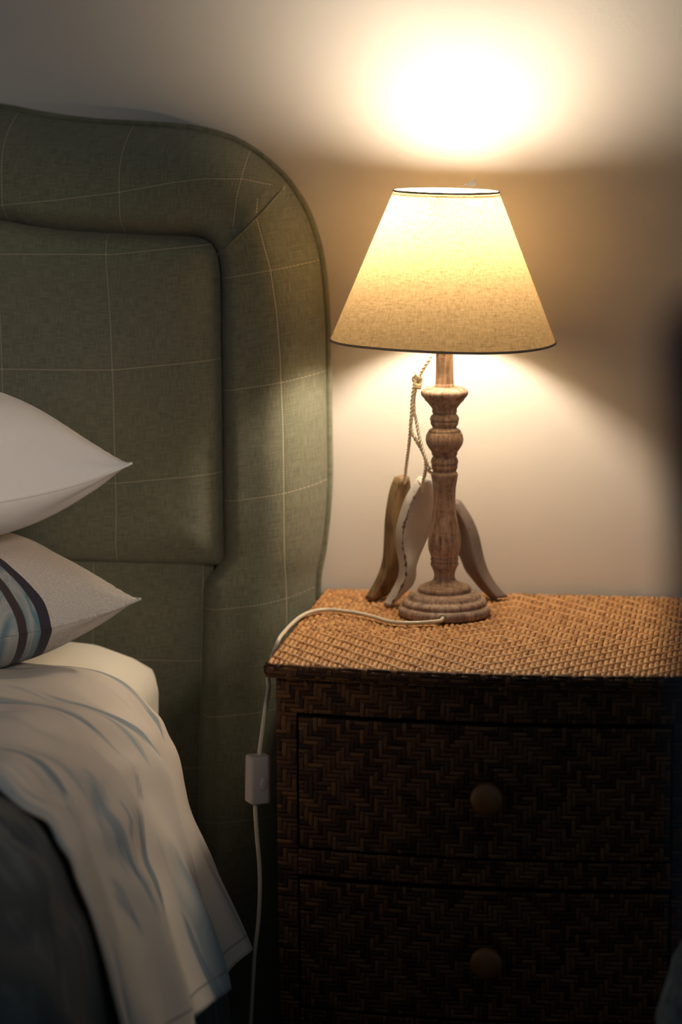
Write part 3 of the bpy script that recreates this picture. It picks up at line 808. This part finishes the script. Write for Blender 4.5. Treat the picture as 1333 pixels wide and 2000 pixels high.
pillow('pillow', tipA, .34, .165, .124, .066, .040, math.radians(30), M_PILLOW, 8.0, 'plain white pillow on top of the grey printed pillow', zmin=.7135)

# ------------------------------------------------------------------ duvet: pale folded-over edge and dark body
def patch(rows, nu_, nv_, disp):
    """rows: list (v) of lists (u) of Vectors, bicubic"""
    R1 = [catmull(r, nu_) for r in rows]; V, U = [], []
    cols = [catmull([R1[j][i] for j in range(len(R1))], nv_) for i in range(len(R1[0]))]
    n_u, n_v = len(cols), len(cols[0])
    for i in range(n_u):
        for j in range(n_v):
            p = cols[i][j]
            a = cols[min(i+1, n_u-1)][j]-cols[max(i-1, 0)][j]; b = cols[i][min(j+1, n_v-1)]-cols[i][max(j-1, 0)]
            nn = a.cross(b); nn = nn.normalized() if nn.length > 1e-12 else Vector((0, 0, 1))
            if nn.z < 0 and abs(nn.z) > .3: nn = -nn
            if abs(nn.z) <= .3 and nn.x < 0: nn = -nn
            V.append(p + nn*disp(i/(n_u-1), j/(n_v-1), p)); U.append((i/(n_u-1), j/(n_v-1)))
    return V, grid_faces(n_u, n_v), U
ZT2 = .582
Aed = [atz(-330, 1300, ZT2), atz(20, 1290, ZT2), atz(180, 1306, ZT2-.002), at(296, 1385, -.31), at(333, 1452, -.305), at(372, 1580, -.315), at(425, 1712, -.335), at(482, 1850, -.36)]
Bed_ = [atz(-420, 1500, ZT2), atz(-120, 1505, ZT2), atz(-5, 1530, ZT2), at(80, 1590, -.84), at(126, 1660, -.85), at(160, 1745, -.85), at(205, 1870, -.86), at(268, 2110, -.88)]
def blend(t, bulge):
    out = []
    for k, (p, q) in enumerate(zip(Aed, Bed_)):
        r = p.lerp(q, t); s = math.sin(PI*t)*bulge
        if k >= 3: r.x += s
        else: r.z += s*.4
        out.append(r)
    return out
rows = [blend(t, .012) for t in (0, .25, .5, .75, 1)]
def dsheet(u, v_, p):
    fall = sstep(.25, .6, u)
    edge = min(1, min(v_, 1-v_)*8+.25)
    return fall*edge*(.0100*math.sin(v_*19+2.2*math.sin(u*3)) + .003*math.sin(v_*41+u*5)) + (1-fall)*.004*math.sin(v_*16+u*22) + .004*noise.noise(Vector((u*9, v_*12, 1)))
V, Fc, U = patch(rows, 12, 22, dsheet)
nn_, c = mat_brushed('pale_cotton_with_blue_brush_strokes', (.62, .545, .475), ((.25, .31, .35), (.15, .22, .28)), (1.3, 8), .545)
sp = nn_.sep(nn_.coord('UV'))
hl = nn_.math('LESS_THAN', nn_.math('ABSOLUTE', nn_.math('SUBTRACT', sp[0], .962)), .0022)
c = nn_.mix(nn_.math('MULTIPLY', hl, .6), c, (.22, .2, .19))
M_FOLD = nn_.set(.9, .1, c, .1)
dv = thing('duvet', 'dark slate duvet with its pale brush-stroke underside folded over, hanging off the bed', 'duvet')
fo = mesh('folded_edge', V, Fc, M_FOLD, dv, uvs=U); fo['label'] = 'pale cotton fold with blue-grey brush strokes'
md = fo.modifiers.new('thick', 'SOLIDIFY'); md.thickness = .005; md.offset = -1
# dark body: tucked under the fold, running on towards the foot of the bed
def shift(p, dx, dz, dy=0): return Vector((p.x+dx, p.y+dy, p.z+dz))
r0 = [shift(p, -.026, -.012, -.05) if k > 2 else shift(p, 0, -.016, -.06) for k, p in enumerate(Aed)]
r0[-1] = at(462, 2120, -.38); r0[-2] = at(425, 1860, -.36)
rB = [shift(p, -.012, -.007) if k > 2 else shift(p, 0, -.014) for k, p in enumerate(Bed_)]
rB[-1] = shift(rB[-1], 0, -.12)
rm = [shift(p.lerp(q, .5), -.004, -.004) for p, q in zip(r0, rB)]
rC = [shift(p, .0, .012, -.25) for p in rB]; rD = [shift(p, .0, .014, -.65) for p in rB]; rE = [shift(p, .01, .01, -1.30) for p in rB]
for rr in (rC, rD, rE): rr[0].x = rr[0].x-.4; rr[-1].z = max(.14, rr[-1].z)
def ddark(u, v_, p):
    on = sstep(.42, .52, v_)
    return on*(.016*math.sin(v_*38+1.6*math.sin(u*4)) + .010*math.sin(v_*71+u*6)) - .004*(1-on) + .006*on*noise.noise(Vector((u*8, v_*14, 4)))
V, Fc, U = patch([r0, rm, rB, rC, rD, rE], 12, 16, ddark)
nn_, c = mat_brushed('dark_slate_cotton', (.105, .105, .10), ((.035, .05, .07), (.16, .17, .165)), (2.2, 26), .53)
M_DUV = nn_.set(.9, .1, c, .1)
do = mesh('duvet_body', V, Fc, M_DUV, dv, uvs=U)
md = do.modifiers.new('thick', 'SOLIDIFY'); md.thickness = .006; md.offset = -1

# ------------------------------------------------------------------ things cut by the right edge of the view
pc = at(1277, 2000, -.80); pc.x += .230
V, Fc = [], []; nl, nb = 72, 48
for j in range(nb+1):
    th = -PI/2 + PI*j/nb
    for i in range(nl):
        ph = 2*PI*i/nl
        cx_ = math.copysign(abs(math.cos(th))**.6, math.cos(th)); sz_ = math.copysign(abs(math.sin(th))**.6, math.sin(th))
        r = .232*cx_; k = .003*noise.noise(Vector((math.cos(ph)*30*cx_, math.sin(ph)*30*cx_, sz_*22)))
        V.append(Vector((pc.x+(r+k)*math.cos(ph), pc.y+(r+k)*math.sin(ph), .262+.261*sz_)))
for j in range(nb):
    for i in range(nl): Fc.append((j*nl+i, j*nl+(i+1) % nl, (j+1)*nl+(i+1) % nl, (j+1)*nl+i))
pf = thing('pouf', 'round grey-blue textured pouf, cut by the lower right edge, in front of the nightstand', 'pouf')
mesh('pouf_cover', V, Fc, M_KNIT, pf)
ch = thing('chair', 'dark navy upholstered chair back, blurred in the foreground at the right edge', 'chair')
e0 = atd(1312, 640, .88)
x0, yc_, zt_ = e0.x, e0.y, e0.z+.012
v, f = boxm(x0, x0+.38, yc_-.02, yc_+.03, .50, zt_, .018, 4); v = [Vector((q.x-.004+(zt_-q.z)*.052, q.y, q.z)) for q in v]; mesh('backrest', v, f, M_NAVY, ch)
v, f = boxm(x0-.0+.004, x0+.376, yc_-.42, yc_-.03, .42, .49, .02, 4); mesh('seat', v, f, M_NAVY, ch)
for (dx, dy) in ((.03, .005), (.35, .005), (.03, -.39), (.35, -.39)):
    v, f = boxm(x0+dx-.016, x0+dx+.016, yc_+dy-.016, yc_+dy+.016, 0, .43 if dy < -.1 else .52, .003, 2); mesh('leg', v, f, M_DARKWOOD, ch)
